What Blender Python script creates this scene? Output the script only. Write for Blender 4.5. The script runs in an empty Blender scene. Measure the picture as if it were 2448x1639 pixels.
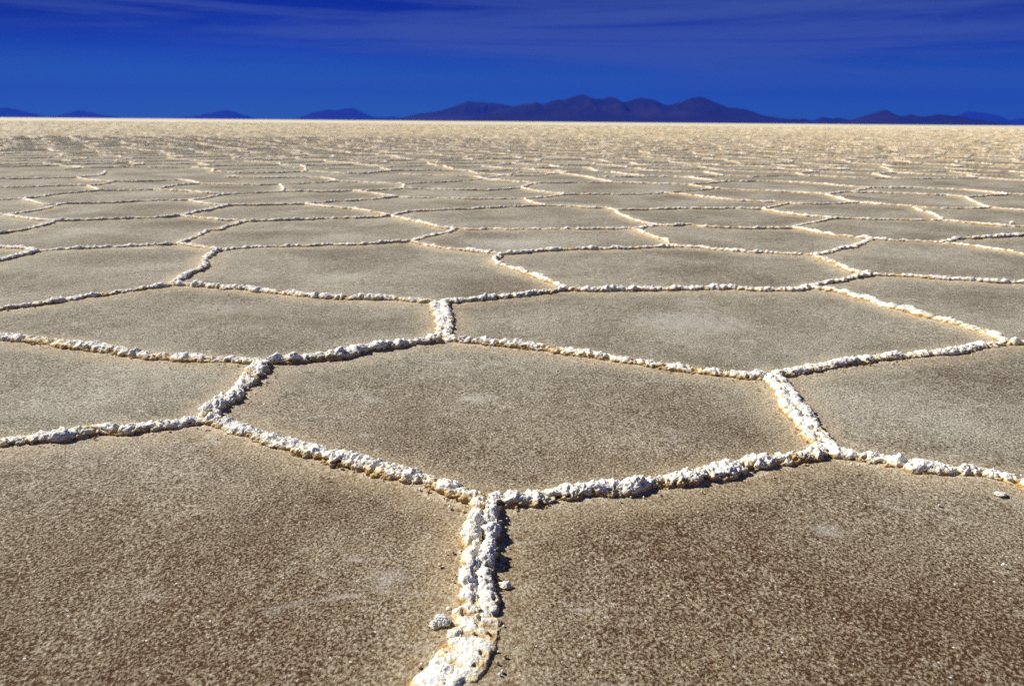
import bpy, math, random
import numpy as np
from mathutils import Vector, Matrix, kdtree, geometry

random.seed(7)
RNG = np.random.default_rng(11)
sc = bpy.context.scene
col = sc.collection

# ------------------------------------------------------------------ camera numbers
FPX = 2000.0                      # focal length in photograph pixels (2448 wide)
CAM_H = 1.0
ROLL = math.atan2(20, 2448)
PITCH = math.atan2((819.5 - 290.5) * math.cos(ROLL), FPX)
SUN_EL = math.radians(41)
SUN_DIR = np.array([-0.93, 0.37])
SUN_DIR /= np.linalg.norm(SUN_DIR)


def ray(x, y):
    """direction of a photograph pixel in the world (camera looks along +Y)"""
    x = np.asarray(x, float) - 1224; y = np.asarray(y, float) - 819.5
    c, s = math.cos(ROLL), math.sin(ROLL)
    xr = x * c + y * s; yr = -x * s + y * c
    fw = FPX * math.cos(PITCH) - yr * math.sin(PITCH)
    up = -FPX * math.sin(PITCH) - yr * math.cos(PITCH)
    return xr, fw, up


def to_ground(pts):
    p = np.asarray(pts, float)
    xr, fw, up = ray(p[:, 0], p[:, 1])
    k = CAM_H / (-up)
    return np.stack([xr * k, fw * k], 1)


def to_pixel(g):
    """ground points (n,2) back to photograph pixels"""
    g = np.asarray(g, float)
    X, Y, Z = g[:, 0], g[:, 1], -CAM_H
    zc = Y * math.cos(PITCH) - Z * math.sin(PITCH)
    yu = Y * math.sin(PITCH) + Z * math.cos(PITCH)
    ok = zc > 0.05
    zc = np.where(ok, zc, 1e9)
    xr = X / zc * FPX; yr = -yu / zc * FPX
    c, s = math.cos(ROLL), math.sin(ROLL)
    return np.stack([xr * c - yr * s + 1224, xr * s + yr * c + 819.5], 1), ok


# ------------------------------------------------------------------ noise
def h3(ix, iy, iz, seed):
    n = (ix.astype(np.int64) * 73856093) ^ (iy.astype(np.int64) * 19349663) ^ (iz.astype(np.int64) * 83492791) ^ (seed * 2654435761 & 0x7fffffff)
    n = n & 0xffffffff
    n = ((n ^ (n >> 16)) * 0x45d9f3b) & 0xffffffff
    n = ((n ^ (n >> 16)) * 0x45d9f3b) & 0xffffffff
    n = n ^ (n >> 16)
    return n


def vnoise(p, seed=0):
    """value noise in -1..1 at p (n,3)"""
    i = np.floor(p); f = p - i; f = f * f * (3 - 2 * f); i = i.astype(np.int64)
    r = 0
    for dx in (0, 1):
        wx = f[:, 0] if dx else 1 - f[:, 0]
        for dy in (0, 1):
            wy = f[:, 1] if dy else 1 - f[:, 1]
            for dz in (0, 1):
                wz = f[:, 2] if dz else 1 - f[:, 2]
                r = r + wx * wy * wz * (h3(i[:, 0] + dx, i[:, 1] + dy, i[:, 2] + dz, seed) / 4294967295.0)
    return r * 2 - 1


def fbm(p, seed=0, oct=4, gain=0.5):
    a, r, t = 1.0, 0, 0
    for k in range(oct):
        r = r + a * vnoise(p * (2.03 ** k) + 17.3 * k, seed + k); t += a; a *= gain
    return r / t


def worley(p, seed=0):
    """distance to the nearest feature point, chunked"""
    out = np.empty(len(p))
    for a in range(0, len(p), 200000):
        q = p[a:a + 200000]; i = np.floor(q).astype(np.int64); f = q - i
        best = np.full(len(q), 9.0)
        for dx in (-1, 0, 1):
            for dy in (-1, 0, 1):
                for dz in (-1, 0, 1):
                    n = h3(i[:, 0] + dx, i[:, 1] + dy, i[:, 2] + dz, seed)
                    ox = (n & 1023) / 1023.0; oy = ((n >> 10) & 1023) / 1023.0; oz = ((n >> 20) & 1023) / 1023.0
                    d = (dx + ox - f[:, 0]) ** 2 + (dy + oy - f[:, 1]) ** 2 + (dz + oz - f[:, 2]) ** 2
                    np.minimum(best, d, out=best)
        out[a:a + 200000] = np.sqrt(best)
    return out


def c3(xy, z=0.0):
    return np.column_stack([xy, np.full(len(xy), z)])


def smooth(a, b, x):
    t = np.clip((x - a) / (b - a), 0, 1)
    return t * t * (3 - 2 * t)


# ------------------------------------------------------------------ mesh helpers
def mesh_object(name, V, F, mat, attrs=None, smooth_shade=True):
    """F: list of (m,k) index arrays"""
    me = bpy.data.meshes.new(name)
    me.vertices.add(len(V)); me.vertices.foreach_set("co", np.ascontiguousarray(V, np.float32).ravel())
    loops = np.concatenate([f.ravel() for f in F]).astype(np.int32)
    sizes = np.concatenate([np.full(len(f), f.shape[1]) for f in F]).astype(np.int32)
    starts = np.concatenate([[0], np.cumsum(sizes)[:-1]]).astype(np.int32)
    me.loops.add(len(loops)); me.loops.foreach_set("vertex_index", loops)
    me.polygons.add(len(sizes)); me.polygons.foreach_set("loop_start", starts)
    me.polygons.foreach_set("loop_total", sizes)
    me.polygons.foreach_set("use_smooth", np.full(len(sizes), smooth_shade))
    for k, v in (attrs or {}).items():
        a = me.attributes.new(k, 'FLOAT', 'POINT'); a.data.foreach_set("value", np.ascontiguousarray(v, np.float32))
    me.update(); me.validate()
    me.materials.append(mat)
    o = bpy.data.objects.new(name, me); col.objects.link(o)
    return o


def tag(o, label, cat, group=None, kind=None):
    o["label"] = label; o["category"] = cat
    if group: o["group"] = group
    if kind: o["kind"] = kind
    return o


def grid_faces(n, m, off=0):
    """quads of an n x m vertex grid"""
    i = np.arange(n - 1)[:, None] * m + np.arange(m - 1)[None, :] + off
    return np.stack([i, i + m, i + m + 1, i + 1], -1).reshape(-1, 4)


# ------------------------------------------------------------------ materials
def new_mat(name):
    m = bpy.data.materials.new(name); m.use_nodes = True
    nt = m.node_tree; nt.nodes.clear()
    out = nt.nodes.new("ShaderNodeOutputMaterial"); b = nt.nodes.new("ShaderNodeBsdfPrincipled")
    nt.links.new(b.outputs[0], out.inputs[0])
    return m, nt, b


class NT:
    """tiny node-building helper"""
    def __init__(s, nt):
        s.nt = nt

    def _in(s, sock, v):
        if hasattr(v, "links") or isinstance(v, bpy.types.NodeSocket): s.nt.links.new(v, sock)
        else: sock.default_value = v

    def noise(s, vec, scale, detail=4, rough=0.55, dist=0.0):
        n = s.nt.nodes.new("ShaderNodeTexNoise"); n.inputs["Scale"].default_value = scale
        n.inputs["Detail"].default_value = detail; n.inputs["Roughness"].default_value = rough
        n.inputs["Distortion"].default_value = dist
        s._in(n.inputs["Vector"], vec); return n.outputs["Fac"]

    def voro(s, vec, scale, out="Distance", feature='F1', rand=1.0):
        n = s.nt.nodes.new("ShaderNodeTexVoronoi"); n.feature = feature
        n.inputs["Scale"].default_value = scale; n.inputs["Randomness"].default_value = rand
        s._in(n.inputs["Vector"], vec); return n.outputs[out]

    def mapping(s, vec, scale=(1, 1, 1), rot=(0, 0, 0), loc=(0, 0, 0)):
        n = s.nt.nodes.new("ShaderNodeMapping")
        n.inputs["Scale"].default_value = scale; n.inputs["Rotation"].default_value = rot; n.inputs["Location"].default_value = loc
        s._in(n.inputs["Vector"], vec); return n.outputs[0]

    def ramp(s, fac, a, b, lo=0.0, hi=1.0):
        n = s.nt.nodes.new("ShaderNodeMapRange"); n.interpolation_type = 'SMOOTHSTEP'
        s._in(n.inputs[0], fac); s._in(n.inputs[1], a); s._in(n.inputs[2], b); s._in(n.inputs[3], lo); s._in(n.inputs[4], hi)
        return n.outputs[0]

    def math(s, op, a, b=0.0):
        n = s.nt.nodes.new("ShaderNodeMath"); n.operation = op
        s._in(n.inputs[0], a); s._in(n.inputs[1], b); return n.outputs[0]

    def mix(s, fac, a, b, mode='MIX'):
        n = s.nt.nodes.new("ShaderNodeMix"); n.data_type = 'RGBA'; n.blend_type = mode
        s._in(n.inputs[0], fac)
        s._in(n.inputs[6], a if not isinstance(a, tuple) else (*a, 1)); s._in(n.inputs[7], b if not isinstance(b, tuple) else (*b, 1))
        return n.outputs[2]

    def attr(s, name):
        n = s.nt.nodes.new("ShaderNodeAttribute"); n.attribute_name = name; return n.outputs["Fac"]

    def pos(s):
        return s.nt.nodes.new("ShaderNodeNewGeometry").outputs["Position"]

    def bump(s, height, strength, dist, normal=None):
        n = s.nt.nodes.new("ShaderNodeBump"); n.inputs["Strength"].default_value = strength; n.inputs["Distance"].default_value = dist
        s._in(n.inputs["Height"], height)
        if normal is not None: s._in(n.inputs["Normal"], normal)
        return n.outputs[0]


def salt_material():
    m, nt, b = new_mat("salt_crust"); g = NT(nt); p = g.pos()
    rise = g.attr("rise")                      # height above the flat as a share of the ridge's own height
    n1 = g.noise(p, 28, 4); n2 = g.noise(p, 7, 3); n3 = g.noise(p, 160, 3)
    w = g.math('ADD', rise, g.math('MULTIPLY', g.math('SUBTRACT', n1, 0.5), 0.95))
    w = g.math('ADD', w, g.math('MULTIPLY', g.math('SUBTRACT', n2, 0.5), 1.0))
    white = g.mix(g.ramp(n3, 0.3, 0.75), g.mix(g.ramp(n1, 0.46, 0.62), (0.86, 0.83, 0.74), (0.84, 0.76, 0.57)), (0.92, 0.91, 0.86))
    cream = g.mix(g.ramp(n1, 0.3, 0.7), (0.68, 0.54, 0.28), (0.81, 0.71, 0.47))
    ochre = g.mix(g.ramp(n3, 0.3, 0.75), (0.38, 0.22, 0.075), (0.60, 0.41, 0.18))
    c = g.mix(g.ramp(w, 0.24, 0.54), ochre, cream)
    c = g.mix(g.ramp(w, 0.50, 0.82), c, white)
    nt.links.new(c, b.inputs["Base Color"])
    b.inputs["Roughness"].default_value = 0.75
    b.inputs["Specular IOR Level"].default_value = 0.25
    hgt = g.math('ADD', g.math('MULTIPLY', g.voro(p, 190), -0.7), g.noise(p, 420, 3, 0.6))
    nt.links.new(g.bump(hgt, 0.55, 0.004), b.inputs["Normal"])
    return m


def ground_material():
    m, nt, b = new_mat("salt_flat_crust"); g = NT(nt); p = g.pos()
    edge = g.attr("ridge_gap")                 # metres to the nearest ridge
    sep = nt.nodes.new("ShaderNodeVectorMath"); sep.operation = 'LENGTH'; nt.links.new(p, sep.inputs[0])
    far = sep.outputs["Value"]
    streak = g.mapping(p, (1.0, 0.75, 1), (0, 0, math.radians(-28)))
    grain = g.noise(streak, 145, 4, 0.62)
    grain2 = g.noise(p, 290, 5, 0.75)
    blot = g.noise(streak, 20, 4, 0.6)
    big = g.noise(p, 1.1, 4, 0.55, 0.4)
    # grains from brown mud to pale salt
    v = g.math('ADD', g.math('MULTIPLY', grain, 0.62), g.math('MULTIPLY', grain2, 0.56))
    v = g.math('SUBTRACT', v, 0.09)
    v = g.math('ADD', v, g.math('MULTIPLY', g.math('SUBTRACT', blot, 0.5), 0.10))
    v = g.math('ADD', v, g.math('MULTIPLY', g.math('SUBTRACT', big, 0.5), 0.20))
    near_dist = nt.nodes.new("ShaderNodeVectorMath"); near_dist.operation = 'DISTANCE'; nt.links.new(p, near_dist.inputs[0]); near_dist.inputs[1].default_value = (0, 0.9, 0)
    brown_near = g.ramp(g.math('ADD', near_dist.outputs["Value"], g.math('MULTIPLY', g.noise(p, 0.8, 3), 1.6)), 1.6, 3.6, 1.0, 0.0)   # plates darker and browner close to the camera, broken by noise
    v = g.math('SUBTRACT', v, g.math('MULTIPLY', brown_near, 0.030))
    halo = g.math('ADD', edge, g.math('MULTIPLY', g.math('SUBTRACT', g.noise(p, 9, 4), 0.5), 0.16))
    near = g.ramp(halo, 0.015, 0.20, 1.0, 0.0)
    v = g.math('ADD', v, g.math('MULTIPLY', near, 0.05))
    c1 = g.mix(g.ramp(v, 0.40, 0.50), g.mix(brown_near, (0.088, 0.052, 0.026), (0.072, 0.029, 0.008)), g.mix(brown_near, (0.318, 0.288, 0.212), (0.335, 0.265, 0.162)))
    c2 = g.mix(g.ramp(v, 0.50, 0.61), c1, (0.66, 0.63, 0.51))
    # yellow stain hugging the ridges
    c3_ = g.mix(g.math('MULTIPLY', near, 0.55), c2, g.mix(g.ramp(grain, 0.35, 0.6), (0.36, 0.245, 0.12), (0.56, 0.44, 0.27)))
    rim = g.ramp(g.math('ADD', edge, g.math('MULTIPLY', g.math('SUBTRACT', g.noise(p, 34, 5, 0.65), 0.5), 0.12)), 0.030, 0.062, 1.0, 0.0)
    c3_ = g.mix(g.math('MULTIPLY', rim, 0.75), c3_, g.mix(g.ramp(grain, 0.4, 0.6), (0.55, 0.43, 0.25), (0.78, 0.71, 0.58)))
    # thin whitish efflorescence patches
    pm = g.mapping(p, (1.0, 2.2, 1), (0, 0, 0.3))
    patch = g.math('MULTIPLY', g.ramp(g.noise(pm, 4.0, 5, 0.62, 0.8), 0.60, 0.74), g.ramp(big, 0.40, 0.55))
    c4 = g.mix(g.math('MULTIPLY', patch, 0.6), c3_, (0.66, 0.62, 0.56))
    # the larger pale smudges, where the crust has dried white
    for sx_, sy_, rx, ry, k in ((885, 952, .06, .05, .34), (1140, 950, .08, .04, .48), (1650, 765, .42, .30, .38), (1985, 1265, .06, .04, .36),
                                (925, 1380, .06, .05, .34), (1190, 577, .40, .35, .40), (810, 660, .25, .20, .3), (560, 735, .3, .2, .22)):
        gx, gy = to_ground([(sx_, sy_)])[0]
        q = g.mapping(p, (1 / rx, 1 / ry, 0), (0, 0, 0), (-gx / rx, -gy / ry, 0))
        ln = nt.nodes.new("ShaderNodeVectorMath"); ln.operation = 'LENGTH'; nt.links.new(q, ln.inputs[0])
        dd = g.math('ADD', ln.outputs["Value"], g.math('MULTIPLY', g.math('SUBTRACT', g.noise(p, 24, 6, 0.72), 0.5), 3.2))
        c4 = g.mix(g.ramp(dd, 0.1, 1.2, k, 0.0), c4, (0.68, 0.65, 0.58))
    # single bright crystals, their glints painted in as white dots
    vc = g.voro(p, 95, "Color"); vd = g.voro(p, 95)
    sepc = nt.nodes.new("ShaderNodeSeparateColor"); nt.links.new(vc, sepc.inputs[0])
    spark = g.math('MULTIPLY', g.math('GREATER_THAN', sepc.outputs[0], 0.988), g.math('LESS_THAN', vd, 0.26))
    c5 = g.mix(spark, c4, (0.92, 0.92, 0.92))
    # whiter crust farther out over the lake
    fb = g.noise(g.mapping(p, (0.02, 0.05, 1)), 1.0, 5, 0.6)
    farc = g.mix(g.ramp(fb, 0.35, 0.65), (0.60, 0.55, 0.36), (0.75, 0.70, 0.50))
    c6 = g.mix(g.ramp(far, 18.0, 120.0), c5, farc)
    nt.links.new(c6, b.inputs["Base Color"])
    nt.links.new(g.mix(spark, (0.85, 0.85, 0.85), (0.2, 0.2, 0.2)), b.inputs["Roughness"])
    b.inputs["Specular IOR Level"].default_value = 0.2
    hgt = g.math('ADD', g.math('MULTIPLY', grain, 0.7), g.math('MULTIPLY', grain2, 0.5))
    hgt = g.math('ADD', hgt, g.math('MULTIPLY', blot, 0.6))
    nt.links.new(g.bump(hgt, 0.9, 0.009), b.inputs["Normal"])
    return m


def mountain_material():
    m, nt, b = new_mat("mountain_rock"); g = NT(nt); p = g.pos()
    n = g.noise(g.mapping(p, (0.001, 0.001, 0.003)), 1.0, 6, 0.6)
    n2 = g.noise(g.mapping(p, (0.0003, 0.0003, 0.0006)), 1.0, 3, 0.5)
    c = g.mix(g.ramp(n, 0.35, 0.65), (0.008, 0.006, 0.010), (0.015, 0.010, 0.014))
    c = g.mix(g.ramp(n2, 0.56, 0.68), c, (0.030, 0.018, 0.020))
    nt.links.new(c, b.inputs["Base Color"]); b.inputs["Roughness"].default_value = 0.95
    b.inputs["Specular IOR Level"].default_value = 0.1
    return m


M_SALT = salt_material(); M_GROUND = ground_material(); M_ROCK = mountain_material()
TRACED = [
[(1161.3,1203.1),(1154.4,1247.8),(1147.5,1306.3),(1140.6,1375),(1137.2,1426.6),(1130.3,1471.3),(1133.8,1505.6),(1120,1546.9),(1092.5,1588.1),(1061.6,1639),(1030.6,1705)],
[(1161.3,1203.1),(1092.5,1185.9),(1037.5,1161.9),(979.1,1141.3),(920.6,1130.9),(785.7,1097.1),(714.3,1068.6),(635.7,1054.3),(571.4,1032.9),(528.6,1018.6),(492.9,1007.9)],
[(492.9,1007.9),(410.7,1022.1),(339.3,1029.3),(285.7,1036.4),(232.1,1025.7),(178.6,1047.1),(107.1,1054.3),(35.7,1061.4),(-53.6,1072.1)],
[(492.9,1007.9),(517.9,972.1),(564.3,957.9),(585.7,925.7),(614.3,893.6),(628.6,868.6)],
[(628.6,868.6),(557.1,865),(464.3,859.6),(357.1,854.3),(285.7,843.6),(196.4,829.3),(107.1,818.6),(35.7,811.4),(-53.6,806.1)],
[(628.6,868.6),(678.6,865),(742.9,857.9),(820,852.5),(873.6,840),(927.1,832.9),(980.7,825.7),(1020,820.4),(1055.7,811.4)],
[(1055.7,811.4),(1066.4,790),(1062.9,761.4),(1052.1,740),(1048.6,725.7)],
[(1048.6,725.7),(998.6,722.1),(927.1,716.8),(820,715),(714.3,709.6),(642.9,698.9),(571.4,693.6),(464.3,684.6),(410.7,682.9)],
[(410.7,682.9),(321.4,697.1),(250,707.9),(178.6,715),(107.1,729.3),(0,740),(-64.3,750.7)],
[(410.7,682.9),(446.4,657.9),(492.9,640),(492.9,618.6),(510.7,606.1),(528.6,600.7)],
[(528.6,600.7),(482.1,591.8),(424.9,585)],
[(424.9,585),(362.9,588.2),(298.9,591.4),(234.8,593.5),(149.4,598.8),(91.8,602)],
[(91.8,602),(64,608.4),(32,617),(0,623.4),(-42.7,634.1)],
[(91.8,602),(64,597.8),(32,594.6),(-21.3,590.3)],
[(528.6,600.7),(589.3,593.6),(642.9,591.8),(714.3,590),(785.7,586.4),(874.3,585),(938.3,579.6),(984.3,578.5)],
[(424.9,585),(459,572.1),(486.8,559.3),(500,550.8),(522,550.8),(549.8,540.1),(586.1,530.5),(594.6,529.4)],
[(431.3,516.6),(500,524.1),(532.7,527.3),(594.6,529.4)],
[(594.6,529.4),(639.4,528.4),(703.5,526.2),(746.2,525.2),(799.6,523),(852.9,522),(906.3,519.8),(934.1,516.6)],
[(934.1,516.6),(980,527.3),(1022.7,536.9),(1054.7,546.5),(1088.9,547.6)],
[(1088.9,547.6),(1071.8,557.2),(1033.4,564.7),(1005.6,570),(984.3,578.5)],
[(1088.9,547.6),(1129.4,549.7),(1172.1,548.7),(1236.2,549.7),(1300.2,549.7),(1364.3,548.7),(1428.3,547.6),(1480,547.6),(1510.6,547.6)],
[(984.3,578.5),(1044,593.5),(1108.1,599.9),(1172.1,606.3),(1199.9,608.4)],
[(1199.9,608.4),(1231.9,608.4),(1278.9,602),(1332.3,599.9),(1385.6,596.7),(1480,596.7),(1534,593.5),(1610.9,590.3)],
[(1199.9,608.4),(1177.1,629.3),(1230.7,643.6),(1284.3,661.4),(1327.1,679.3),(1355.7,693.6)],
[(1048.6,725.7),(1105.7,723.9),(1159.3,716.8),(1230.7,709.6),(1284.3,704.3),(1355.7,693.6)],
[(1355.7,693.6),(1427.1,697.1),(1498.6,693.6),(1640,693.6),(1699.4,691.8),(1806.6,693.6),(1895.9,697.1),(1935.1,690)],
[(1510.6,547.6),(1544.7,559.3),(1566.1,567.9),(1593.8,576.4),(1610.9,590.3)],
[(1610.9,590.3),(1662.1,593.5),(1726.2,597.8),(1790.2,604.2),(1854.3,607.4),(1946.1,611.6)],
[(1946.1,611.6),(1970.9,622.1),(2003,632.9),(2038.7,650.7),(2085.1,657.9)],
[(1935.1,690),(1967.3,679.3),(2020.9,670.4),(2085.1,657.9)],
[(2085.1,657.9),(2145.9,659.6),(2235.1,665),(2306.6,670.4),(2378,675.7),(2503,680)],
[(1946.1,611.6),(1978,606.1),(2013.7,597.1),(2049.4,588.2),(2084.6,572.1)],
[(1935.1,690),(2003,697.1),(2074.4,718.6),(2128,736.4),(2199.4,754.3),(2270.9,772.1),(2342.3,793.6),(2378,811.4),(2410.1,822.1)],
[(2410.1,822.1),(2448,825.7),(2503,831.1)],
[(2410.1,822.1),(2360.1,829.3),(2270.9,843.6),(2199.4,850.7),(2128,857.9),(2056.6,865),(1985.1,877.5),(1913.7,890),(1838.7,900.7)],
[(1838.7,900.7),(1788.7,904.3),(1717.3,897.1),(1628,882.9),(1534.3,872.1),(1462.9,861.4),(1355.7,843.6),(1284.3,832.9),(1212.9,825.7),(1141.4,822.1),(1055.7,811.4)],
[(1838.7,900.7),(1870.9,925.7),(1885.1,968.6),(1913.7,997.1),(1935.1,1029.3),(1960.1,1065),(1974.4,1086.4)],
[(1974.4,1086.4),(1881.5,1102.7),(1797.8,1120.5),(1540.1,1165.3),(1450,1177.3),(1346.9,1189.4),(1243.8,1206.6),(1161.3,1203.1)],
[(1974.4,1086.4),(2048.7,1097.5),(2132.3,1113.2),(2216,1128.9),(2310,1134.1),(2383.2,1139.3),(2448,1160.2),(2560.9,1191.6)],
[(2084.6,572.1),(2140.1,576.4),(2204.2,578.5),(2251.2,581.8)],
[(2251.2,581.8),(2289.6,572.1),(2353.6,570),(2448,561.5),(2481.7,560.4)],
[(2251.2,581.8),(2332.3,590.3),(2396.3,599.9),(2481.7,613.8)],
[(1894.9,545.5),(1929,550.8),(1948,555.1),(1990.7,563.6),(2033.4,567.9),(2084.6,572.1)],
[(1510.6,547.6),(1544.7,544.4),(1572.5,539.1)],
[(1572.5,539.1),(1619.4,541.2),(1651.5,536.9),(1683.5,543.3),(1747.5,545.5),(1811.6,546.5),(1894.9,545.5)],
[(1894.9,545.5),(1918.3,538),(1950.4,531.6),(1969.3,527.3),(1990.7,522)],
[(1820.1,500.6),(1875.6,510.2),(1918.3,516.6),(1948,518.8),(1990.7,522)],
[(1990.7,522),(2033.4,523),(2097.4,526.2),(2161.5,526.2),(2214.9,527.3),(2251.2,527.3)],
[(2251.2,527.3),(2310.9,532.6),(2375,539.1),(2417.7,542.3),(2481.7,544.4)],
[(2251.2,527.3),(2242.6,516.6),(2214.9,508.1),(2191.4,501.7),(2185,494.2)],
[(2185,494.2),(2225.5,498.5),(2268.2,498.5),(2332.3,498.5),(2366.4,497)],
[(2366.4,497),(2417.7,501.7),(2481.7,506)],
[(2366.4,497),(2340.8,488.9),(2323.7,480.3),(2308.8,471.8)],
[(2039.8,460.1),(2097.4,461.1),(2161.5,463.3),(2225.5,466.5),(2268.2,467.5),(2308.8,471.8)],
[(2308.8,471.8),(2370.7,468),(2409.1,465.4)],
[(2185,494.2),(2140.1,491),(2097.4,488.9),(2054.7,484.6)],
[(1973.6,465.4),(2001.4,473.9),(2033.4,482.5),(2054.7,484.6)],
[(2054.7,484.6),(1990.7,487.8),(1918.3,488.5),(1886.3,486.7)],
[(1886.3,486.7),(1865,492.1),(1820.1,500.6)],
[(1585.3,462.2),(1640.8,466.5),(1683.5,471.8),(1747.5,479.3),(1811.6,482.5),(1886.3,486.7)],
[(1351.5,465.4),(1407,465.4),(1480,465.4),(1555.4,465.4),(1585.3,462.2)],
[(1585.3,462.2),(1619.4,459),(1683.5,454.7),(1707,451.5)],
[(1707,451.5),(1768.9,454.7),(1832.9,457.9),(1897,460.1),(1973.6,465.4)],
[(1973.6,465.4),(2012,460.1),(2039.8,460.1)],
[(2039.8,460.1),(2054.7,454.7),(2084.6,449.4)],
[(1739,434.4),(1832.9,433.4),(1897,436.6),(1970,440.8),(1990.7,443),(2033.4,446.2),(2084.6,449.4)],
[(2084.6,449.4),(2140.1,449.4),(2204.2,450.5),(2289.6,453.7),(2353.6,459),(2409.1,465.4)],
[(2409.1,465.4),(2481.7,467.5)],
[(1647.2,441.9),(1683.5,448.3),(1707,451.5)],
[(1466.8,436.6),(1534,438.7),(1598.1,440.8),(1647.2,441.9)],
[(1647.2,441.9),(1704.8,437.6),(1739,434.4)],
[(1398.4,422.7),(1480,423.8),(1534,422.7),(1598.1,422.7),(1640.8,423.8),(1683.5,430.2),(1739,434.4)],
[(1398.4,422.7),(1428.3,429.1),(1466.8,436.6)],
[(1246.9,412),(1321.6,413.1),(1364.3,417.4),(1398.4,422.7)],
[(1246.9,412),(1225.5,416.3),(1193.5,421.6),(1155.1,428)],
[(1155.1,428),(1193.5,432.3),(1236.2,435.5),(1285.3,438.7)],
[(966.1,440.8),(1022.7,436.6),(1086.7,434.4),(1155.1,428)],
[(953.3,416.3),(980,417.4),(1022.7,418.4),(1086.7,420.6),(1140.1,421.6),(1155.1,428)],
[(1285.3,438.7),(1342.9,437.6),(1407,436.6),(1466.8,436.6)],
[(1285.3,438.7),(1268.2,441.9),(1244.7,449.4)],
[(964,451.5),(980,451.5),(1065.4,453.7),(1129.4,454.7),(1193.5,454.7),(1244.7,449.4)],
[(966.1,440.8),(964,451.5)],
[(1244.7,449.4),(1278.9,457.9),(1321.6,462.2),(1351.5,465.4)],
[(1351.5,465.4),(1332.3,468.6),(1300.2,472.9),(1253.3,476.1)],
[(951.1,470.7),(980,472.9),(1065.4,473.9),(1129.4,476.1),(1193.5,476.1),(1253.3,476.1)],
[(1253.3,476.1),(1268.2,484.6),(1306.6,492.1)],
[(934.1,516.6),(980,506),(1044,502.8),(1108.1,500.6),(1172.1,498.5),(1236.2,494.2),(1306.6,492.1)],
[(1306.6,492.1),(1364.3,493.2),(1407,497.4),(1449.7,497.4),(1473.2,503.8)],
[(1473.2,503.8),(1491.3,501.7),(1555.4,501.7),(1619.4,499.6),(1683.5,499.6),(1747.5,499.6),(1820.1,500.6)],
[(1473.2,503.8),(1480.7,512.4),(1512.7,525.2),(1544.7,533.7),(1572.5,539.1)],
[(951.1,470.7),(895.6,477.1),(831.6,481.4),(767.5,484.6),(731.2,488.9)],
[(731.2,488.9),(767.5,494.2),(831.6,498.5),(874.3,503.8),(934.1,516.6)],
[(551.9,491),(618.1,489.9),(682.1,488.9),(731.2,488.9)],
[(551.9,491),(511.3,498.5),(490,506),(476.1,506),(448.3,514.5),(431.3,516.6)],
[(452.6,479.3),(480.4,486.7),(522,489.9),(551.9,491)],
[(452.6,479.3),(500,473.9),(522,468),(554,464.3)],
[(367.2,453.7),(405.6,455.8),(448.3,457.9),(500,462.2),(522,462.8),(554,464.3)],
[(554,464.3),(596.7,462.2),(639.4,460.1),(673.6,459)],
[(673.6,459),(680,450.5),(669.3,441.9)],
[(673.6,459),(724.8,457.9),(788.9,459),(842.3,456.9)],
[(842.3,456.9),(885,461.6),(917,466.5),(951.1,470.7)],
[(842.3,456.9),(885,455.8),(964,451.5)],
[(478.2,439.8),(554,441.9),(618.1,443),(669.3,441.9)],
[(669.3,441.9),(703.5,440.8),(746.2,437.6),(808.1,434.4)],
[(537,422.7),(618.1,424.8),(703.5,424.8),(784.6,425.3),(808.1,434.4)],
[(808.1,434.4),(874.3,436.6),(966.1,440.8)],
[(367.2,453.7),(395,448.7),(427,443),(478.2,439.8)],
[(275.4,434.4),(362.9,433.4),(439.8,430.8),(478.2,439.8)],
[(237,455.8),(320.2,455.8),(367.2,453.7)],
[(57.6,476.1),(106.7,469.7),(149.4,463.3),(192.1,460.1),(237,455.8)],
[(209.2,444),(237,455.8)],
[(209.2,444),(149.4,444),(85.4,447.3),(0,449.4),(-21.3,449.8)],
[(185.7,424.8),(213.5,431.2),(275.4,434.4)],
[(275.4,434.4),(245.5,441.5),(209.2,444)],
[(185.7,424.8),(149.4,425.9),(85.4,427),(-21.3,427.4)],
[(185.7,424.8),(245.5,420.6),(254.1,409.9)],
[(57.6,476.1),(-21.3,479.3)],
[(57.6,476.1),(85.4,484.6),(111,490.6),(149.4,487.8)],
[(149.4,487.8),(213.5,486.7),(277.5,484.6),(362.9,480.3),(452.6,479.3)],
[(8.5,515.6),(74.7,506),(117.4,498.5),(149.4,487.8)],
[(8.5,515.6),(53.4,522),(96.1,527.3),(138.8,528.4)],
[(138.8,528.4),(192.1,527.3),(277.5,525.2),(320.2,523),(384.3,520.9),(431.3,516.6)],
[(138.8,528.4),(106.7,540.1),(53.4,550.8),(-21.3,561.5)],
[(8.5,515.6),(-21.3,512.4)],
]

# ------------------------------------------------------------------ ridges
def resample(path, step):
    p = np.asarray(path, float)
    # Chaikin rounding keeps the end points
    for _ in range(2):
        q = [p[0]]
        for a, b in zip(p[:-1], p[1:]):
            q += [a * .75 + b * .25, a * .25 + b * .75]
        q.append(p[-1]); p = np.array(q)
    s = np.concatenate([[0], np.cumsum(np.linalg.norm(np.diff(p, axis=0), axis=1))])
    n = max(3, int(round(s[-1] / step)) + 1)
    t = np.linspace(0, s[-1], n)
    return np.stack([np.interp(t, s, p[:, 0]), np.interp(t, s, p[:, 1])], 1), t


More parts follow.
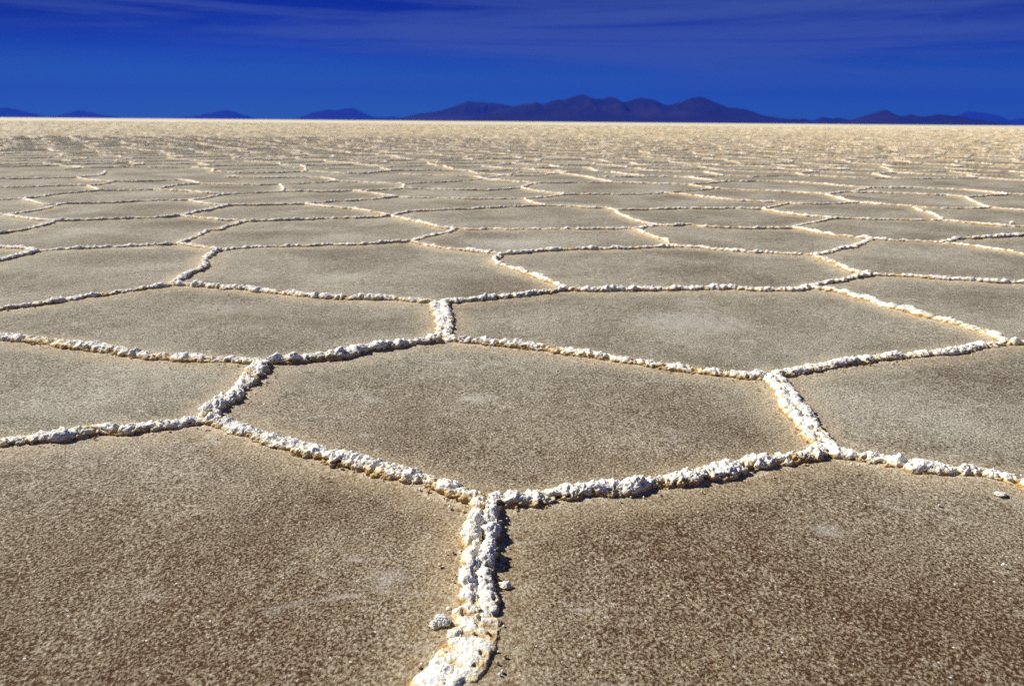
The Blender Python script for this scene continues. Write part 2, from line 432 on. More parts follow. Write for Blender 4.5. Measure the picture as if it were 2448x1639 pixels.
def ridge_strand(path, w0, h0, dx, seed, wob=0.012, profile=None, fine=True):
    """one crusty rope of salt lying along a ground path -> V, F, rise"""
    C, t = resample(path, dx)
    L = t[-1]; n = len(C)
    fade = smooth(0, 0.12, t) * smooth(0, 0.12, L - t)
    a1 = vnoise(c3(C * 6), seed) + 0.5 * vnoise(c3(C * 15), seed + 1)
    T = np.gradient(C, axis=0); T /= np.linalg.norm(T, axis=1)[:, None] + 1e-9
    N = np.stack([-T[:, 1], T[:, 0]], 1)
    C = C + N * (a1 * fade * wob)[:, None]
    T = np.gradient(C, axis=0); T /= np.linalg.norm(T, axis=1)[:, None] + 1e-9
    N = np.stack([-T[:, 1], T[:, 0]], 1)
    w = w0 * (1 + 0.20 * vnoise(c3(C * 7), seed + 2) + 0.20 * vnoise(c3(C * 19), seed + 3))
    h = h0 * (1 + 0.22 * vnoise(c3(C * 6), seed + 4) + 0.30 * vnoise(c3(C * 17), seed + 5))
    w = w * (1 + 0.20 * vnoise(c3(C * 48), seed + 6)); h = h * (1 + 0.30 * vnoise(c3(C * 52), seed + 7))
    if profile is not None:
        ps, pw, ph_ = profile
        w = w * np.interp(t / L, ps, pw); h = h * np.interp(t / L, ps, ph_)
    R = np.minimum(w0 * 0.5, L * 0.3)
    e = np.minimum(t, L - t); cap = np.sqrt(np.clip(1 - (1 - np.clip(e / R, 0, 1)) ** 2, 0.02, 1))
    w = w * cap; h = h * cap
    per = w0 * 0.5 * math.pi * 0.8 + h0
    m = int(max(5, min(90, round(per / dx) + 1)))
    ph = np.linspace(0.0, math.pi, m)[None, :]
    u = -np.cos(ph) * 0.5 * w[:, None]
    z = h[:, None] * np.sin(ph) ** 0.75
    nu = -np.cos(ph) * np.ones_like(w)[:, None]; nz = np.sin(ph) + 0.15
    X = C[:, 0:1] + N[:, 0:1] * u; Y = C[:, 1:2] + N[:, 1:2] * u
    P = np.stack([X, Y, z], -1).reshape(-1, 3)
    D = np.stack([N[:, 0:1] * nu, N[:, 1:2] * nu, nz * np.ones_like(X)], -1).reshape(-1, 3)
    D /= np.linalg.norm(D, axis=1)[:, None]
    sc_ = min(1.0, h0 / 0.026)
    if fine:
        q = P + 0.008 * np.stack([vnoise(P * 38, seed + 11), vnoise(P * 38, seed + 12), vnoise(P * 38, seed + 13)], 1)
        q = q + 0.0035 * np.stack([vnoise(P * 110, seed + 14), vnoise(P * 110, seed + 15), vnoise(P * 110, seed + 16)], 1)
        f1 = worley(q / 0.019, 5); f2 = worley(q / 0.0080, 6)
        d = 0.0070 * (0.50 - f1) + 0.0066 * (0.46 - f2)
        if dx < 0.006:
            d = d + 0.0042 * (0.46 - worley(q / 0.0042, 8))
        d = d + 0.005 * vnoise(P * 28, 21) + 0.004 * vnoise(P * 70, 25)
        d = d - 0.013 * smooth(0.32, 0.58, vnoise(P * 62, 24))        # pits and hollows between the lumps
    else:
        d = 0.012 * vnoise(P / max(0.03, dx * 1.2), 22) + 0.008 * vnoise(P / max(0.012, dx), 23)
    P = P + D * (d * sc_ * np.repeat(np.clip(cap, 0.2, 1) * (np.interp(t / L, ps, np.asarray(ph_) ** 0.6) if profile is not None else 1.0), m))[:, None]
    edge = np.zeros((n, m), bool); edge[:, 0] = edge[:, -1] = True
    P[edge.ravel(), 2] = -0.012
    hl = h0 * (np.interp(t / L, ps, np.asarray(ph_) ** 0.8) if profile is not None else np.ones(n))
    rise = P[:, 2] / np.repeat(hl, m)
    return P, grid_faces(n, m), rise


def ico():
    import bmesh
    bm = bmesh.new(); bmesh.ops.create_icosphere(bm, subdivisions=2, radius=1)
    V = np.array([v.co[:] for v in bm.verts]); F = np.array([[v.index for v in f.verts] for f in bm.faces]); bm.free()
    return V, F


IV, IF = ico()


def lump(pos, r, seed, squash=0.8):
    s = np.array([r * random.uniform(.75, 1.3), r * random.uniform(.75, 1.3), r * squash])
    d = 1 + 0.25 * vnoise(IV * 1.7 + seed * 3.1, seed) + 0.30 * (0.5 - worley(IV * 2.1 + seed * 1.7, seed))
    return IV * d[:, None] * s + np.asarray(pos)


def merge(parts):
    V, F, R, off = [], [], [], 0
    for p, f, r in parts:
        V.append(p); F.append(f + off); R.append(r); off += len(p)
    by = {}
    for f in F: by.setdefault(f.shape[1], []).append(f)
    return np.concatenate(V), [np.concatenate(x) for x in by.values()], np.concatenate(R)


def build_ridge(path, seed, w=0.085, h=0.034, dmin=None, strands=1, profile=None, detail=0.95, lumps=True):
    path = np.asarray(path, float)
    d = np.linalg.norm(path, axis=1)
    d = max(0.9, d.min() * 0.7 + d.mean() * 0.3) if dmin is None else dmin
    dx = max(0.0024, d / 838.0 * detail)
    dx = min(dx, 0.05)
    fine = dx < 0.016
    parts = []
    if strands == 1:
        parts.append(ridge_strand(path, w, h, dx, seed, profile=profile, fine=fine))
    else:
        C, t = resample(path, 0.03)
        T = np.gradient(C, axis=0); T /= np.linalg.norm(T, axis=1)[:, None]
        N = np.stack([-T[:, 1], T[:, 0]], 1)
        for k, sgn in enumerate((-1, 1)):
            off = w * (0.19 + 0.07 * vnoise(c3(C * 9), seed + 40 + k))
            parts.append(ridge_strand(C + N * (sgn * off)[:, None], w * 0.60, h * (1.0 if sgn < 0 else 0.95), dx, seed + 50 * k, wob=0.008, profile=profile, fine=fine))
    if lumps and d < 7:
        C, t = resample(path, 0.01)
        T = np.gradient(C, axis=0); T /= np.linalg.norm(T, axis=1)[:, None]
        N = np.stack([-T[:, 1], T[:, 0]], 1)
        k = int(t[-1] * (120 if d < 4 else 50))
        rnd = random.Random(seed)
        for j in range(k):
            i = rnd.randrange(len(C)); f = t[i] / t[-1]
            hs = np.interp(f, profile[0], profile[2]) if profile else 1.0
            ws = np.interp(f, profile[0], profile[1]) if profile else 1.0
            a = rnd.gauss(0, 0.34); r = rnd.uniform(0.0020, 0.0052)
            z = max(0.002, h * hs * (1 - (2 * a) ** 2) * rnd.uniform(.6, 1.15))
            xy = C[i] + N[i] * a * w * ws
            V = lump((xy[0], xy[1], z), r, seed * 7 + j)
            parts.append((V, IF, V[:, 2] / h))
    return merge(parts)


ridges = []                       # dict(path, visible)
for e in TRACED:
    g = to_ground([(x, min(y, 1760)) for x, y in e])
    ridges.append(dict(path=g, px=np.array(e, float), traced=True))

# the rest of the lake: cells of a jittered network, kept where nothing was measured
SP = 1.62
seeds = []
NY, NX = 62, 84
for j in range(-6, NY):
    for i in range(-NX // 2, NX // 2 + 1):
        x = (i + 0.5 * (j % 2)) * SP; y = j * SP * 0.88
        if y > 6 and abs(x) > y * 0.95 + 3: continue
        seeds.append((x + RNG.uniform(-.52, .52), y + RNG.uniform(-.50, .50)))
res = geometry.delaunay_2d_cdt([Vector(s) for s in seeds], [], [], 0, 1e-6)
dv = np.array([v[:] for v in res[0]]); df = np.array([list(f) for f in res[2] if len(f) == 3])


def circum(a, b, c):
    d = 2 * (a[:, 0] * (b[:, 1] - c[:, 1]) + b[:, 0] * (c[:, 1] - a[:, 1]) + c[:, 0] * (a[:, 1] - b[:, 1]))
    A, B, Cc = (a ** 2).sum(1), (b ** 2).sum(1), (c ** 2).sum(1)
    return np.stack([(A * (b[:, 1] - c[:, 1]) + B * (c[:, 1] - a[:, 1]) + Cc * (a[:, 1] - b[:, 1])) / d,
                     (A * (c[:, 0] - b[:, 0]) + B * (a[:, 0] - c[:, 0]) + Cc * (b[:, 0] - a[:, 0])) / d], 1)


cc = circum(dv[df[:, 0]], dv[df[:, 1]], dv[df[:, 2]])
owner = {}
net = []
for k, f in enumerate(df):
    for a, b in ((0, 1), (1, 2), (2, 0)):
        key = (min(f[a], f[b]), max(f[a], f[b]))
        if key in owner: net.append((owner[key], k))
        else: owner[key] = k
extra = []
for a, b in net:
    p, q = cc[a], cc[b]
    L = np.linalg.norm(p - q)
    if L < 0.12 or L > 3.2: continue
    mid = (p + q) / 2; dist = np.linalg.norm(mid)
    if dist > 55: continue
    pts = np.array([p, mid, q, p * .75 + q * .25, p * .25 + q * .75])
    px, ok = to_pixel(pts)
    # traced part of the photograph: keep the measured ridges only
    lim = 421 + np.clip((px[:, 0] - 1224) / 2448 * 26, -12, 20)
    inside = ok & (px[:, 0] > -70) & (px[:, 0] < 2520) & (px[:, 1] > lim) & (px[:, 1] < 1800)
    if inside.any(): continue
    if mid[1] < 0.3 and dist < 1.2: continue
    bend = np.array([-(q - p)[1], (q - p)[0]]) * RNG.uniform(-.10, .10)
    path = np.array([p, p * .67 + q * .33 + bend, p * .33 + q * .67 + bend * RNG.uniform(-.4, 1), q])
    pm, okm = to_pixel(mid[None])
    vis = bool(okm[0]) and -20 < pm[0, 0] < 2468 and pm[0, 1] < 1640
    extra.append(dict(path=path, px=pm, traced=False, vis=vis, dist=dist))

# ridges that leave the photograph run on to the nearest corner of the network beside it
ends = np.array([q for r in extra for q in (r['path'][0], r['path'][-1])])
for r in list(ridges):
    for i, j in ((0, 1), (-1, -2)):
        x, y = r['px'][i]
        if 5 < x < 2443 and y < 1600: continue
        a = r['path'][i]; b = r['path'][j]; dirn = (a - b) / (np.linalg.norm(a - b) + 1e-9)
        d = np.linalg.norm(ends - a, axis=1) - 0.5 * ((ends - a) @ dirn)
        q = ends[np.argmin(d)]
        if np.linalg.norm(q - a) > 2.6: continue
        a0 = a - dirn * 0.05
        extra.append(dict(path=np.array([a0, a * .6 + q * .4 + dirn * .06, q]), px=np.array([[x, y]]), traced=False, vis=False, dist=float(np.linalg.norm((a + q) / 2))))
# corners left with a single ridge on the rim of the measured area are joined to their neighbour
deg = {}
for r in extra:
    for q in (r['path'][0], r['path'][-1]): deg.setdefault((round(q[0], 3), round(q[1], 3)), []).append(q)
loose = [v[0] for v in deg.values() if len(v) == 1]
loose = [q for q in loose if abs(q[0]) < 9 and q[1] < 9]
for a in loose:
    best = None
    for q in loose:
        L = np.linalg.norm(q - a)
        if 0.2 < L < 1.5 and (best is None or L < best[0]): best = (L, q)
    if best is None: continue
    q = best[1]
    if (a[0], a[1]) > (q[0], q[1]): continue
    pts = np.array([a, q, (a + q) / 2]); px, ok = to_pixel(pts)
    if (ok & (px[:, 0] > -40) & (px[:, 0] < 2488) & (px[:, 1] > 300) & (px[:, 1] < 1700)).any(): continue
    extra.append(dict(path=np.array([a, (a + q) / 2, q]), px=px[2:], traced=False, vis=False, dist=float(np.linalg.norm(pts[2]))))

extra.sort(key=lambda r: r['dist'])
room = 300 - len(ridges)
single = [r for r in extra if r['vis']][:room]
ids = {id(r) for r in single}
rest = [r for r in extra if id(r) not in ids]

# columns of the view named after what stands on the skyline above them
COLS = [(-400, 130, "under the hill cut by the left edge"), (130, 330, "under the second faint hill from the left"),
        (330, 500, "in the gap between the faint left hills"),
        (500, 700, "under the third faint hill from the left"), (700, 960, "under the pale flat-topped hill"),
        (960, 1240, "under the long left shoulder of the range"),
        (1240, 1500, "under the tallest peak"), (1500, 1760, "under the broad rounded summit"),
        (1760, 2020, "under the low foothills"), (2020, 2230, "under the small pointed hill"),
        (2230, 2900, "under the last hills at the far right")]
ORD = ("first second third fourth fifth sixth seventh eighth ninth tenth eleventh twelfth thirteenth fourteenth fifteenth sixteenth "
       "seventeenth eighteenth nineteenth twentieth").split()
NAMED = {
    0: ("white crumbly salt ridge with a central crack rising from the bottom edge to the hexagon", dict(strands=2, w=0.088, h=0.032, profile=((0, .3, .50, .60, .70, 1), (1, 1.05, .95, 1.0, 1.35, 1.6), (1, 1, .95, .5, .34, .30)))),
    1: ("white knobbly salt ridge forming the lower left side of the central hexagon", dict(w=0.074, h=0.026)),
    2: ("cream salt ridge running to the left frame edge from the central hexagon's left corner", dict(w=0.066, h=0.025)),
    3: ("short thick white salt ridge on the upper left side of the central hexagon", dict(w=0.086, h=0.030, strands=2, profile=((0, .25, .5, .75, 1), (.85, 1.0, .85, 1.1, 1.0), (.8, 1, .85, 1, .9)))),
    4: ("white topped salt ridge running to the left frame edge above the central hexagon's corner", dict(w=0.066, h=0.025)),
    5: ("ochre fronted salt ridge along the central hexagon's top left edge", dict(w=0.068, h=0.030)),
    6: ("short broad salt ridge pointing away behind the central hexagon's top corner", dict(w=0.108, h=0.025, strands=2, profile=((0, .2, .5, .75, 1), (.95, .85, 1.05, .9, 1.15), (1, .8, 1, .75, 1)))),
    32: ("long white salt ridge slanting down to the right frame edge behind the broad right cell", dict(w=0.066, h=0.025)),
    34: ("ochre beaded salt ridge closing the broad right cell's lower right side", dict(w=0.066, h=0.024)),
    35: ("long white salt ridge forming the central hexagon's upper right side", dict(w=0.062, h=0.026)),
    36: ("wide pitted white salt ridge on the right side of the central hexagon", dict(w=0.088, h=0.026, strands=2, profile=((0, .25, .45, .7, 1), (.8, .85, 1.15, .95, 1.2), (.9, .8, 1, .8, .95)))),
    37: ("ochre fronted salt ridge forming the lower right side of the central hexagon", dict(w=0.070, h=0.027)),
    38: ("cracked salt ridge running from the central hexagon's right corner to the right edge", dict(w=0.066, h=0.024)),
}


def slope_word(px):
    a, b = px[0], px[-1]
    if a[0] > b[0]: a, b = b, a
    s = (a[1] - b[1]) / max(1.0, b[0] - a[0])
    if b[0] - a[0] < 60: return "pointing away"
    return "level" if abs(s) < 0.035 else ("rising rightward" if s > 0 else "falling rightward")


counts = [0] * len(COLS)
order = sorted(range(len(ridges)), key=lambda k: -np.clip(ridges[k]['px'], 0, (2448, 1639)).mean(0)[1])
for k in order:
    r = ridges[k]
    mid = np.clip(r['px'], 0, (2448, 1639)).mean(0)
    ci = next(i for i, c in enumerate(COLS) if c[0] <= mid[0] < c[1])
    counts[ci] += 1
    lab, opt = NAMED.get(k, (None, {}))
    if lab is None:
        lab = f"{ORD[counts[ci] - 1]} salt ridge from the bottom {COLS[ci][2]}, {slope_word(r['px'])}"
        rr = random.Random(k * 13 + 5)
        far_ = smooth(2.5, 9.0, np.linalg.norm(r['path'], axis=1).mean())
        opt = dict(w=rr.uniform(.056, .070) - .014 * far_, h=rr.uniform(.024, .030) - .006 * far_)
    opt.setdefault('w', .085); opt.setdefault('h', .034)
    V, F, R = build_ridge(r['path'], 100 + k * 7, **opt)
    o = mesh_object("salt_ridge", V, F, M_SALT, {"rise": R})
    tag(o, lab, "salt ridge", "raised salt ridges outlining the polygons")

for k, r in enumerate(single):
    x = r['px'][0, 0]
    ci = next(i for i, c in enumerate(COLS) if c[0] <= x < c[1])
    rr = random.Random(k + 900)
    V, F, R = build_ridge(r['path'], 3000 + k * 7, w=rr.uniform(.045, .065), h=rr.uniform(.016, .025))
    o = mesh_object("salt_ridge", V, F, M_SALT, {"rise": R * 0.85})
    tag(o, f"one of the thin far salt ridges crowded {COLS[ci][2]}", "salt ridge", f"thin far salt ridges {COLS[ci][2]}")

parts = []
for k, r in enumerate(rest):
    rr = random.Random(k + 5000)
    d = r['dist'] if r['vis'] else max(r['dist'] * 1.5, 3.5)
    parts.append(build_ridge(r['path'], 6000 + k, w=rr.uniform(.05, .07), h=rr.uniform(.018, .027), dmin=d, lumps=False))


def far_strips(r0, r1, cell, height, width, half_az, nseg):
    """low rubbly ridges of the distant flat: jittered honeycomb edges as short rough strips"""
    ys = np.arange(r0 * 0.5, r1, cell * 0.87); segs = []
    for j, y in enumerate(ys):
        n = int((y * math.tan(half_az) + 4) / cell) + 1
        x = (np.arange(-n, n + 1) + 0.5 * (j % 2)) * cell
        A = np.stack([x + RNG.uniform(-.3, .3, len(x)) * cell, y + RNG.uniform(-.3, .3, len(x)) * cell], 1)
        B = A + np.stack([RNG.uniform(.35, .7, len(x)) * cell, RNG.uniform(-.38, .38, len(x)) * cell], 1)
        B2 = A + np.stack([RNG.uniform(-.3, .3, len(x)) * cell, RNG.uniform(.3, .55, len(x)) * cell], 1)
        segs.append((A, B)); segs.append((A, B2))
    A = np.concatenate([s[0] for s in segs]); B = np.concatenate([s[1] for s in segs])
    d = np.linalg.norm(A, axis=1); keep = (d > r0) & (d < r1); A, B = A[keep], B[keep]
    n = len(A)
    T = B - A; T /= np.linalg.norm(T, axis=1)[:, None]; N = np.stack([-T[:, 1], T[:, 0]], 1)
    V = np.zeros((n, nseg, 4, 3))
    for s in range(nseg):
        c = A + (B - A) * (s / (nseg - 1)) + RNG.uniform(-.05, .05, (n, 1)) * N * cell
        hh = height * RNG.uniform(.45, 1.25, n); ww = width * RNG.uniform(.7, 1.3, n)
        for k, (u, z) in enumerate(((-.5, -.1), (-.25, .9), (.2, 1.0), (.5, -.1))):
            V[:, s, k, :2] = c + N * (ww * u)[:, None]; V[:, s, k, 2] = hh * z
    q = grid_faces(nseg, 4)
    F = (q[None] + (np.arange(n) * nseg * 4)[:, None, None]).reshape(-1, 4)
    V = V.reshape(-1, 3)
    return V, F, V[:, 2] / height


fr = [far_strips(52, 120, 1.6, .029, .09, math.radians(46), 5), far_strips(115, 320, 2.6, .042, .13, math.radians(44), 3)]
flat = []
for p in parts:
    for f in p[1]: flat.append((p[0], f, p[2]))
V, F, R = merge(flat + fr)
tag(mesh_object("distant_salt_ridges", V, F, M_SALT, {"rise": R * 0.78}),
    "countless tiny salt ridges merging into a cream band towards the horizon", "salt ridges", kind="stuff")

# ------------------------------------------------------------------ the flat itself
kp = []
for r in ridges + extra:
    C, _ = resample(r['path'], 0.03 if np.linalg.norm(r['path'], axis=1).min() < 8 else 0.12)
    kp.append(C)
kp = np.concatenate(kp)
kd = kdtree.KDTree(len(kp))
for i, p in enumerate(kp): kd.insert((p[0], p[1], 0), i)
kd.balance()
ang = np.concatenate([np.linspace(-180, -46, 60, endpoint=False), np.linspace(-46, 46, 560), np.linspace(46, 180, 61)[1:]])
ang = np.radians(ang)
rad = [0.0, 0.4, 0.7]; r = 0.9
while r < 30: rad.append(r); r *= 1.0085 if r < 8 else 1.018
while r < 57000: rad.append(r); r *= 1.22
rad = np.array(rad + [57000.0])
RR, AA = np.meshgrid(rad, ang, indexing='ij')
X = (RR * np.sin(AA)).ravel(); Y = (RR * np.cos(AA)).ravel()
gap = np.full(len(X), 1.0)
sel = np.where(RR.ravel() < 30)[0]
for i in sel: gap[i] = min(1.0, kd.find((X[i], Y[i], 0))[2])
P = np.stack([X, Y, np.zeros_like(X)], 1)
zz = 0.004 * vnoise(P * 2.3, 61) + 0.0022 * vnoise(P * 9, 62) + 0.0014 * vnoise(P * 31, 63) + 0.010 * np.exp(-(gap / 0.065) ** 2)
P[:, 2] = np.where(RR.ravel() < 40, zz - 0.006, -0.006)
F = grid_faces(len(rad), len(ang))[:, ::-1]
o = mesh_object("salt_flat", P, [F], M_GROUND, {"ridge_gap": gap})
tag(o, "flat brownish grey salt crust stretching to the horizon", "ground", kind="structure")

# ------------------------------------------------------------------ loose pieces
import bmesh
_bm = bmesh.new(); bmesh.ops.create_icosphere(_bm, subdivisions=5, radius=1)
CV = np.array([v.co[:] for v in _bm.verts]); CF = np.array([[v.index for v in f.verts] for f in _bm.faces]); _bm.free()


def clod(px, r, label, flat=0.7, n=1, seed=1):
    """a broken, crumbly piece of crust lying on the flat"""
    g = to_ground([px])[0]; pr = []
    rnd = random.Random(seed)
    for k in range(n):
        a = rnd.uniform(0, 6.28); q = r * (0.0 if k == 0 else 0.95)
        rr = r * (1 if k == 0 else rnd.uniform(.4, .7))
        S = np.array([rr * rnd.uniform(.8, 1.25), rr * rnd.uniform(.7, 1.0), rr * flat])
        D = CV * (1 + 0.45 * fbm(CV * 1.6 + seed * 3.7 + k, seed, 3))[:, None]
        for _ in range(5):                                   # chipped faces
            nrm = np.array([rnd.gauss(0, 1), rnd.gauss(0, 1), rnd.gauss(0, .8)]); nrm /= np.linalg.norm(nrm)
            h = D @ nrm; lim = rnd.uniform(.5, .8); D = D - nrm * (np.clip(h - lim, 0, None) * .85)[:, None]
        D = D + CV * (0.20 * (0.46 - worley(CV * 3.2 + seed, seed)) + 0.10 * (0.46 - worley(CV * 7 + seed, seed + 1)))[:, None]
        V = D * S + np.array([g[0] + math.cos(a) * q, g[1] + math.sin(a) * q * .6, rr * flat * .55])
        pr.append((V, CF, 0.55 + V[:, 2] / (2.2 * r)))
    V, F, R = merge(pr)
    tag(mesh_object("salt_clod", V, F, M_SALT, {"rise": R}), label, "salt clod", "loose lumps of salt on the flat")


def src7(x, y): return (900 + x / 2.909, 1100 + y / 2.909)


def src8(x, y): return (1800 + x / 2.909, 1100 + y / 2.909)


clod(src7(458, 1150), 0.0175, "upright white salt lump just left of the bottom ridge", 0.9, 3, 3)
clod(src7(540, 1225), 0.020, "flat wedge of white salt below the upright lump by the bottom ridge", 0.45, 2, 4)
clod(src7(905, 875), 0.013, "small toothed white salt scrap on the right of the bottom ridge", 0.5, 3, 5)
clod(src8(1720, 245), 0.014, "bright white salt chip under the cracked ridge at the right edge", 0.5, 2, 6)
clod(src8(1740, 728), 0.006, "tiny white salt crumb alone near the right edge of the foreground", 0.6, 1, 7)
clod(src8(1297, 318), 0.005, "small round salt crumb in the foreground left of the white chip", 0.8, 1, 8)
clod((2420, 538), 0.034, "round white salt knob sitting on a distant ridge at the right edge", 0.8, 2, 9)

cr = []
rnd = random.Random(77)
for r in ridges:
    d = np.linalg.norm(r['path'], axis=1).min()
    if d > 5: continue
    C, t = resample(r['path'], 0.01)
    for j in range(int(t[-1] * (75 if d < 3 else 32))):
        i = rnd.randrange(len(C)); a = rnd.choice((-1, 1)) * (0.022 + abs(rnd.gauss(0, 0.030)) + (rnd.random() < .12) * rnd.uniform(0, .2))
        i2 = min(i + 1, len(C) - 1); T = C[i2] - C[i2 - 1]; T = T / (np.linalg.norm(T) + 1e-9)
        xy = C[i] + np.array([-T[1], T[0]]) * a
        rr = rnd.uniform(.0012, .0040) * (1.4 if rnd.random() < .1 else 1)
        V = lump((xy[0], xy[1], rr * .4), rr, j + 1000); cr.append((V, IF, np.full(len(V), rnd.uniform(.35, .9))))
V, F, R = merge(cr)
tag(mesh_object("salt_crumbs", V, F, M_SALT, {"rise": R}), "fine salt crumbs strewn beside the near ridges", "salt crumbs", kind="stuff")

# ------------------------------------------------------------------ mountains
HX = [-400, 0, 820, 1224, 1640, 2448, 2900]; HY = [284.5, 284, 283, 286, 290.5, 305, 314]


def conv(ox, oy, s, txt):
    v = [float(a) for a in txt.split()]
    return [(ox + v[i] / s, oy + v[i + 1] / s) for i in range(0, len(v), 2)]


def mountain(name, label, pts, dist, depth, seed, rough=1.0):
    pts = np.array(pts); pts = pts[np.argsort(pts[:, 0])]
    xs = np.linspace(pts[0, 0], pts[-1, 0], max(60, int((pts[-1, 0] - pts[0, 0]) / 2)))
    hp = np.interp(xs, HX, HY) - np.interp(xs, pts[:, 0], pts[:, 1])
    hp = np.clip(hp + 1.6 * fbm(np.stack([xs / 11, np.full_like(xs, seed * 3.3), np.zeros_like(xs)], 1), seed, 3) * np.clip(hp / 12, 0, 1), 0, None)
    hy = 290.5 + (xs - 1224) * (20 / 2448)
    xr, fw, up = ray(xs, hy - hp)
    X = xr / fw * dist; Z = up / fw * dist + CAM_H
    W = X[-1] - X[0]
    m = 49; tt = np.linspace(-1, 1, m)
    V = np.zeros((len(xs), m, 3))
    prof = np.maximum(0, 1 - np.abs(tt)) ** 1.25
    for j, t in enumerate(tt):
        yy = dist + depth * t
        warp = (fbm(np.stack([X / depth * 2.2, np.full_like(X, t * 2.0), np.zeros_like(X)], 1), seed, 4)) * depth * 0.28 * abs(t)
        zc = np.interp(X + warp, X, Z)
        spur = 1 - np.abs(fbm(np.stack([X / depth * 4.0, np.full_like(X, t * 1.3), np.ones_like(X)], 1), seed + 9, 5))
        k = min(1, abs(t) * 2.2) * (1 - abs(t)) * rough
        V[:, j, 0] = X; V[:, j, 1] = yy
        V[:, j, 2] = np.maximum(np.minimum(zc, zc * prof[j] * (1 + (spur - 0.82) * 1.8 * k)) - (6 if abs(t) > .98 else 0), -6)
    V[0, :, 2] = V[-1, :, 2] = -6
    o = mesh_object(name, V.reshape(-1, 3), [grid_faces(len(xs), m)[:, ::-1]], M_ROCK)
    tag(o, label, "mountain", kind="structure")


A6 = (900, 200, 2.9275); A7 = (1648, 220, 2.9275); A1 = (0, 180, 2.856); A2 = (820, 180, 2.856)
mountain("mountain", "long blue left shoulder of the mountain range behind the tallest peak",
         conv(*A6, "-60 246 60 240 160 233 200 220 300 198 440 180 530 152 600 125 640 110 700 118 760 119 850 127 920 138 1000 150 1100 165 1250 190 1400 246"), 24500, 2500, 3)
mountain("mountain", "main dark blue mountain range with the tallest jagged peak",
         conv(*A6, "640 246 760 205 860 170 950 148 1000 136 1080 128 1115 115 1165 133 1230 110 1270 100 1310 103 1370 82 1420 70 1440 60 1490 80 1530 92 1590 95 1640 82 1680 92 1720 115 1750 118 1800 98 1850 90 1900 95 1960 110 2010 135 2040 140 2130 120 2200 90 2270 82")
         + conv(*A7, "90 28 130 42 190 68 270 100 330 103 420 125 520 160 640 180 760 196 860 220"), 20000, 2700, 5)
mountain("mountain", "low dark foothills between the main range and the pointed hill",
         conv(*A7, "560 214 640 190 700 195 730 185 760 192 795 183 840 195 880 200 910 182 940 175 990 187 1060 182 1120 200 1170 212 1220 232"), 19500, 1000, 7)
mountain("mountain", "dark pointed hill with a long tail falling to the right edge",
         conv(*A7, "1080 228 1120 204 1190 180 1280 155 1330 140 1375 128 1410 145 1450 172 1510 172 1560 162 1600 180 1690 170 1750 162 1820 172 1890 178 1940 198 2000 200 2060 212 2140 230 2250 246"), 18500, 1500, 9)
mountain("mountain", "pale hazy hill behind the right end of the dark hills",
         conv(*A7, "1700 225 1890 172 1950 145 2040 155 2150 175 2220 212 2280 208 2342 196 2450 180 2600 200 2750 262"), 50000, 3500, 11)
mountain("mountain", "faint hazy hill cut by the left frame edge",
         conv(*A1, "-300 270 -150 245 0 235 60 231 110 240 180 262 240 298"), 53000, 3000, 13)
mountain("mountain", "second faint hazy hill from the left edge",
         conv(*A1, "380 296 420 285 480 262 540 242 620 256 680 274 760 281 860 298"), 53500, 3000, 15)
mountain("mountain", "third faint hazy hill with a small rounded top, left of the pale flat-topped one",
         conv(*A1, "1180 292 1300 280 1400 262 1500 242 1560 234 1620 250 1700 296"), 54000, 3000, 17)
mountain("mountain", "pale blue flat-topped hill standing apart left of the main range",
         conv(*A1, "2030 292 2080 268 2130 246 2250 222 2300 226") + conv(*A2, "20 214 50 211 90 220 150 250 220 276 330 272 480 284 600 298"), 48000, 3000, 19)

# ------------------------------------------------------------------ air
bpy.ops.mesh.primitive_cube_add(size=1)
hz = bpy.context.object; hz.name = "haze"; hz.data.name = "haze"
hz.scale = (116000, 116000, 1901.2); hz.location = (0, 0, 1901.2 / 2 - 1.2)
hz["kind"] = "stuff"; hz["label"] = "thin blue air that veils the far mountains"; hz["category"] = "haze"
hm = bpy.data.materials.new("haze_air"); hm.use_nodes = True; nt = hm.node_tree; nt.nodes.clear()
out = nt.nodes.new("ShaderNodeOutputMaterial"); vol = nt.nodes.new("ShaderNodeVolumePrincipled")
vol.inputs["Color"].default_value = (0.025, 0.105, 0.88, 1); vol.inputs["Density"].default_value = 3.2e-5
vol.inputs["Anisotropy"].default_value = 0.0
nt.links.new(vol.outputs[0], out.inputs["Volume"]); hz.data.materials.append(hm)

# ------------------------------------------------------------------ sky and sun
w = bpy.data.worlds.new("World"); sc.world = w; w.use_nodes = True
nt = w.node_tree; nt.nodes.clear(); g = NT(nt)
out = nt.nodes.new("ShaderNodeOutputWorld"); bg = nt.nodes.new("ShaderNodeBackground")
sky = nt.nodes.new("ShaderNodeTexSky"); sky.sky_type = 'NISHITA'; sky.sun_disc = False
sky.sun_elevation = SUN_EL; sky.sun_rotation = math.atan2(SUN_DIR[0], SUN_DIR[1])
sky.altitude = 3650; sky.air_density = 1.0; sky.dust_density = 0.0; sky.ozone_density = 6.0
tc = nt.nodes.new("ShaderNodeTexCoord").outputs["Generated"]
sx = nt.nodes.new("ShaderNodeSeparateXYZ"); nt.links.new(tc, sx.inputs[0])
low = g.ramp(sx.outputs[2], 0.0, 0.10, 1.0, 0.0)
mid = g.ramp(sx.outputs[2], 0.05, 0.15, 0.0, 1.0)
tint = g.mix(low, (0.009, 0.066, 0.40), (0.115, 0.36, 0.42))
tint = g.mix(mid, tint, (0.004, 0.019, 0.23))
deep = g.mix(1.0, sky.outputs[0], tint, 'MULTIPLY')
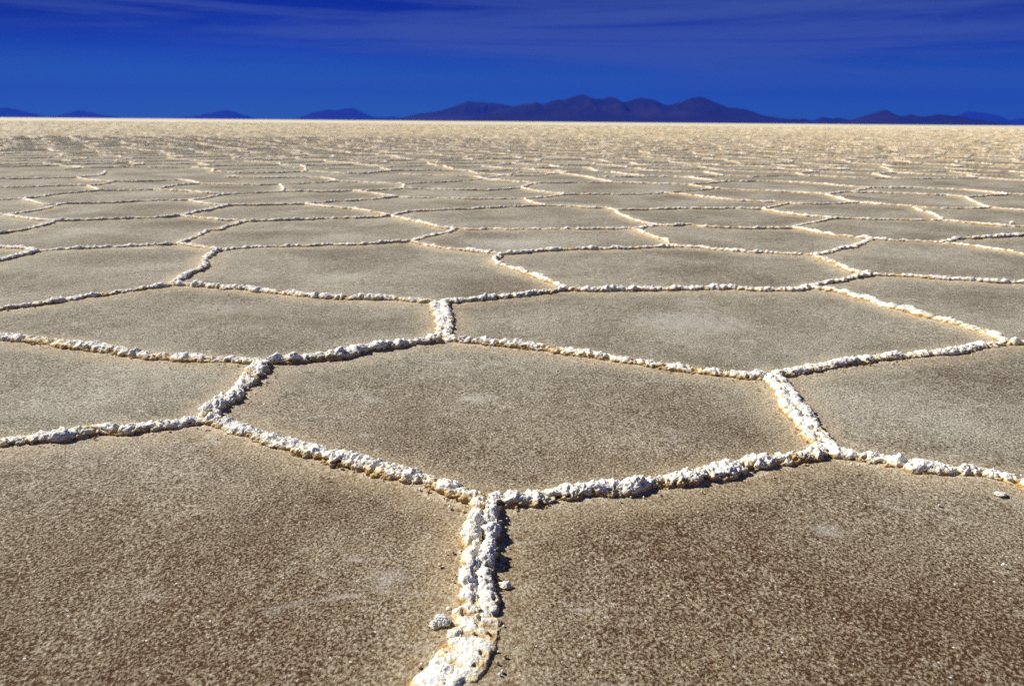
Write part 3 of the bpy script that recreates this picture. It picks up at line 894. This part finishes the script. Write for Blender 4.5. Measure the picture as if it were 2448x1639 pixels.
# thin cirrus streaks, laid out on the dome of the sky
n1 = g.noise(g.mapping(tc, (1.5, 1.5, 34), (0, math.radians(2.5), 0), (3.1, 0.6, 0)), 1.0, 6, 0.62, 0.7)
n2 = g.noise(g.mapping(tc, (1.3, 1.3, 14), (0, 0, 0), (1.9, 0.7, 0.45)), 1.0, 3, 0.5)
cir = g.math('MULTIPLY', g.ramp(n1, 0.36, 0.62), g.ramp(n2, 0.16, 0.46))
high = g.ramp(sx.outputs[2], 0.12, 0.34, 1.0, 0.04)          # unseen sky overhead darkened to cut the blue fill in shadows
side = g.math('MULTIPLY', g.ramp(sx.outputs[0], -0.62, -0.22, 0.50, 0.0), g.ramp(sx.outputs[2], 0.01, 0.12))   # lens corner falloff painted into the sky: darker to the left
deep = g.mix(side, deep, (0, 0, 0))
deep = g.mix(1.0, deep, g.mix(high, (0, 0, 0), (1, 1, 1)), 'MULTIPLY')
skyc = g.mix(g.math('MULTIPLY', g.math('MULTIPLY', g.math('MULTIPLY', cir, g.math('SUBTRACT', 1.0, side)), g.ramp(sx.outputs[2], 0.015, 0.06)), 0.70), deep, (0.58, 0.98, 2.45))
nt.links.new(skyc, bg.inputs["Color"]); bg.inputs["Strength"].default_value = 0.10
nt.links.new(bg.outputs[0], out.inputs[0])

sd = bpy.data.lights.new("sun", 'SUN'); sd.energy = 5.0; sd.angle = math.radians(0.53); sd.color = (1.0, 0.955, 0.88)
so = bpy.data.objects.new("sun", sd); col.objects.link(so)
v = Vector((SUN_DIR[0] * math.cos(SUN_EL), SUN_DIR[1] * math.cos(SUN_EL), math.sin(SUN_EL)))
so.rotation_euler = v.to_track_quat('Z', 'Y').to_euler(); so.location = v * 30

# ------------------------------------------------------------------ camera
cd = bpy.data.cameras.new("camera"); cam = bpy.data.objects.new("camera", cd); col.objects.link(cam)
cd.sensor_width = 36; cd.lens = FPX / 2448 * 36; cd.clip_start = 0.05; cd.clip_end = 300000
R0 = Matrix.Rotation(math.pi / 2 - PITCH, 4, 'X') @ Matrix.Rotation(ROLL, 4, 'Z')
cam.matrix_world = Matrix.Translation((0, 0, CAM_H)) @ R0
cd.dof.use_dof = True; cd.dof.focus_distance = 2.15; cd.dof.aperture_fstop = 5.0
sc.camera = cam
sc.view_settings.view_transform = 'Standard'; sc.view_settings.look = 'None'
sc.view_settings.exposure = 0.44; sc.view_settings.gamma = 1
sc.cycles.use_denoising = False; sc.cycles.max_bounces = 4; sc.cycles.diffuse_bounces = 3; sc.cycles.volume_bounces = 0
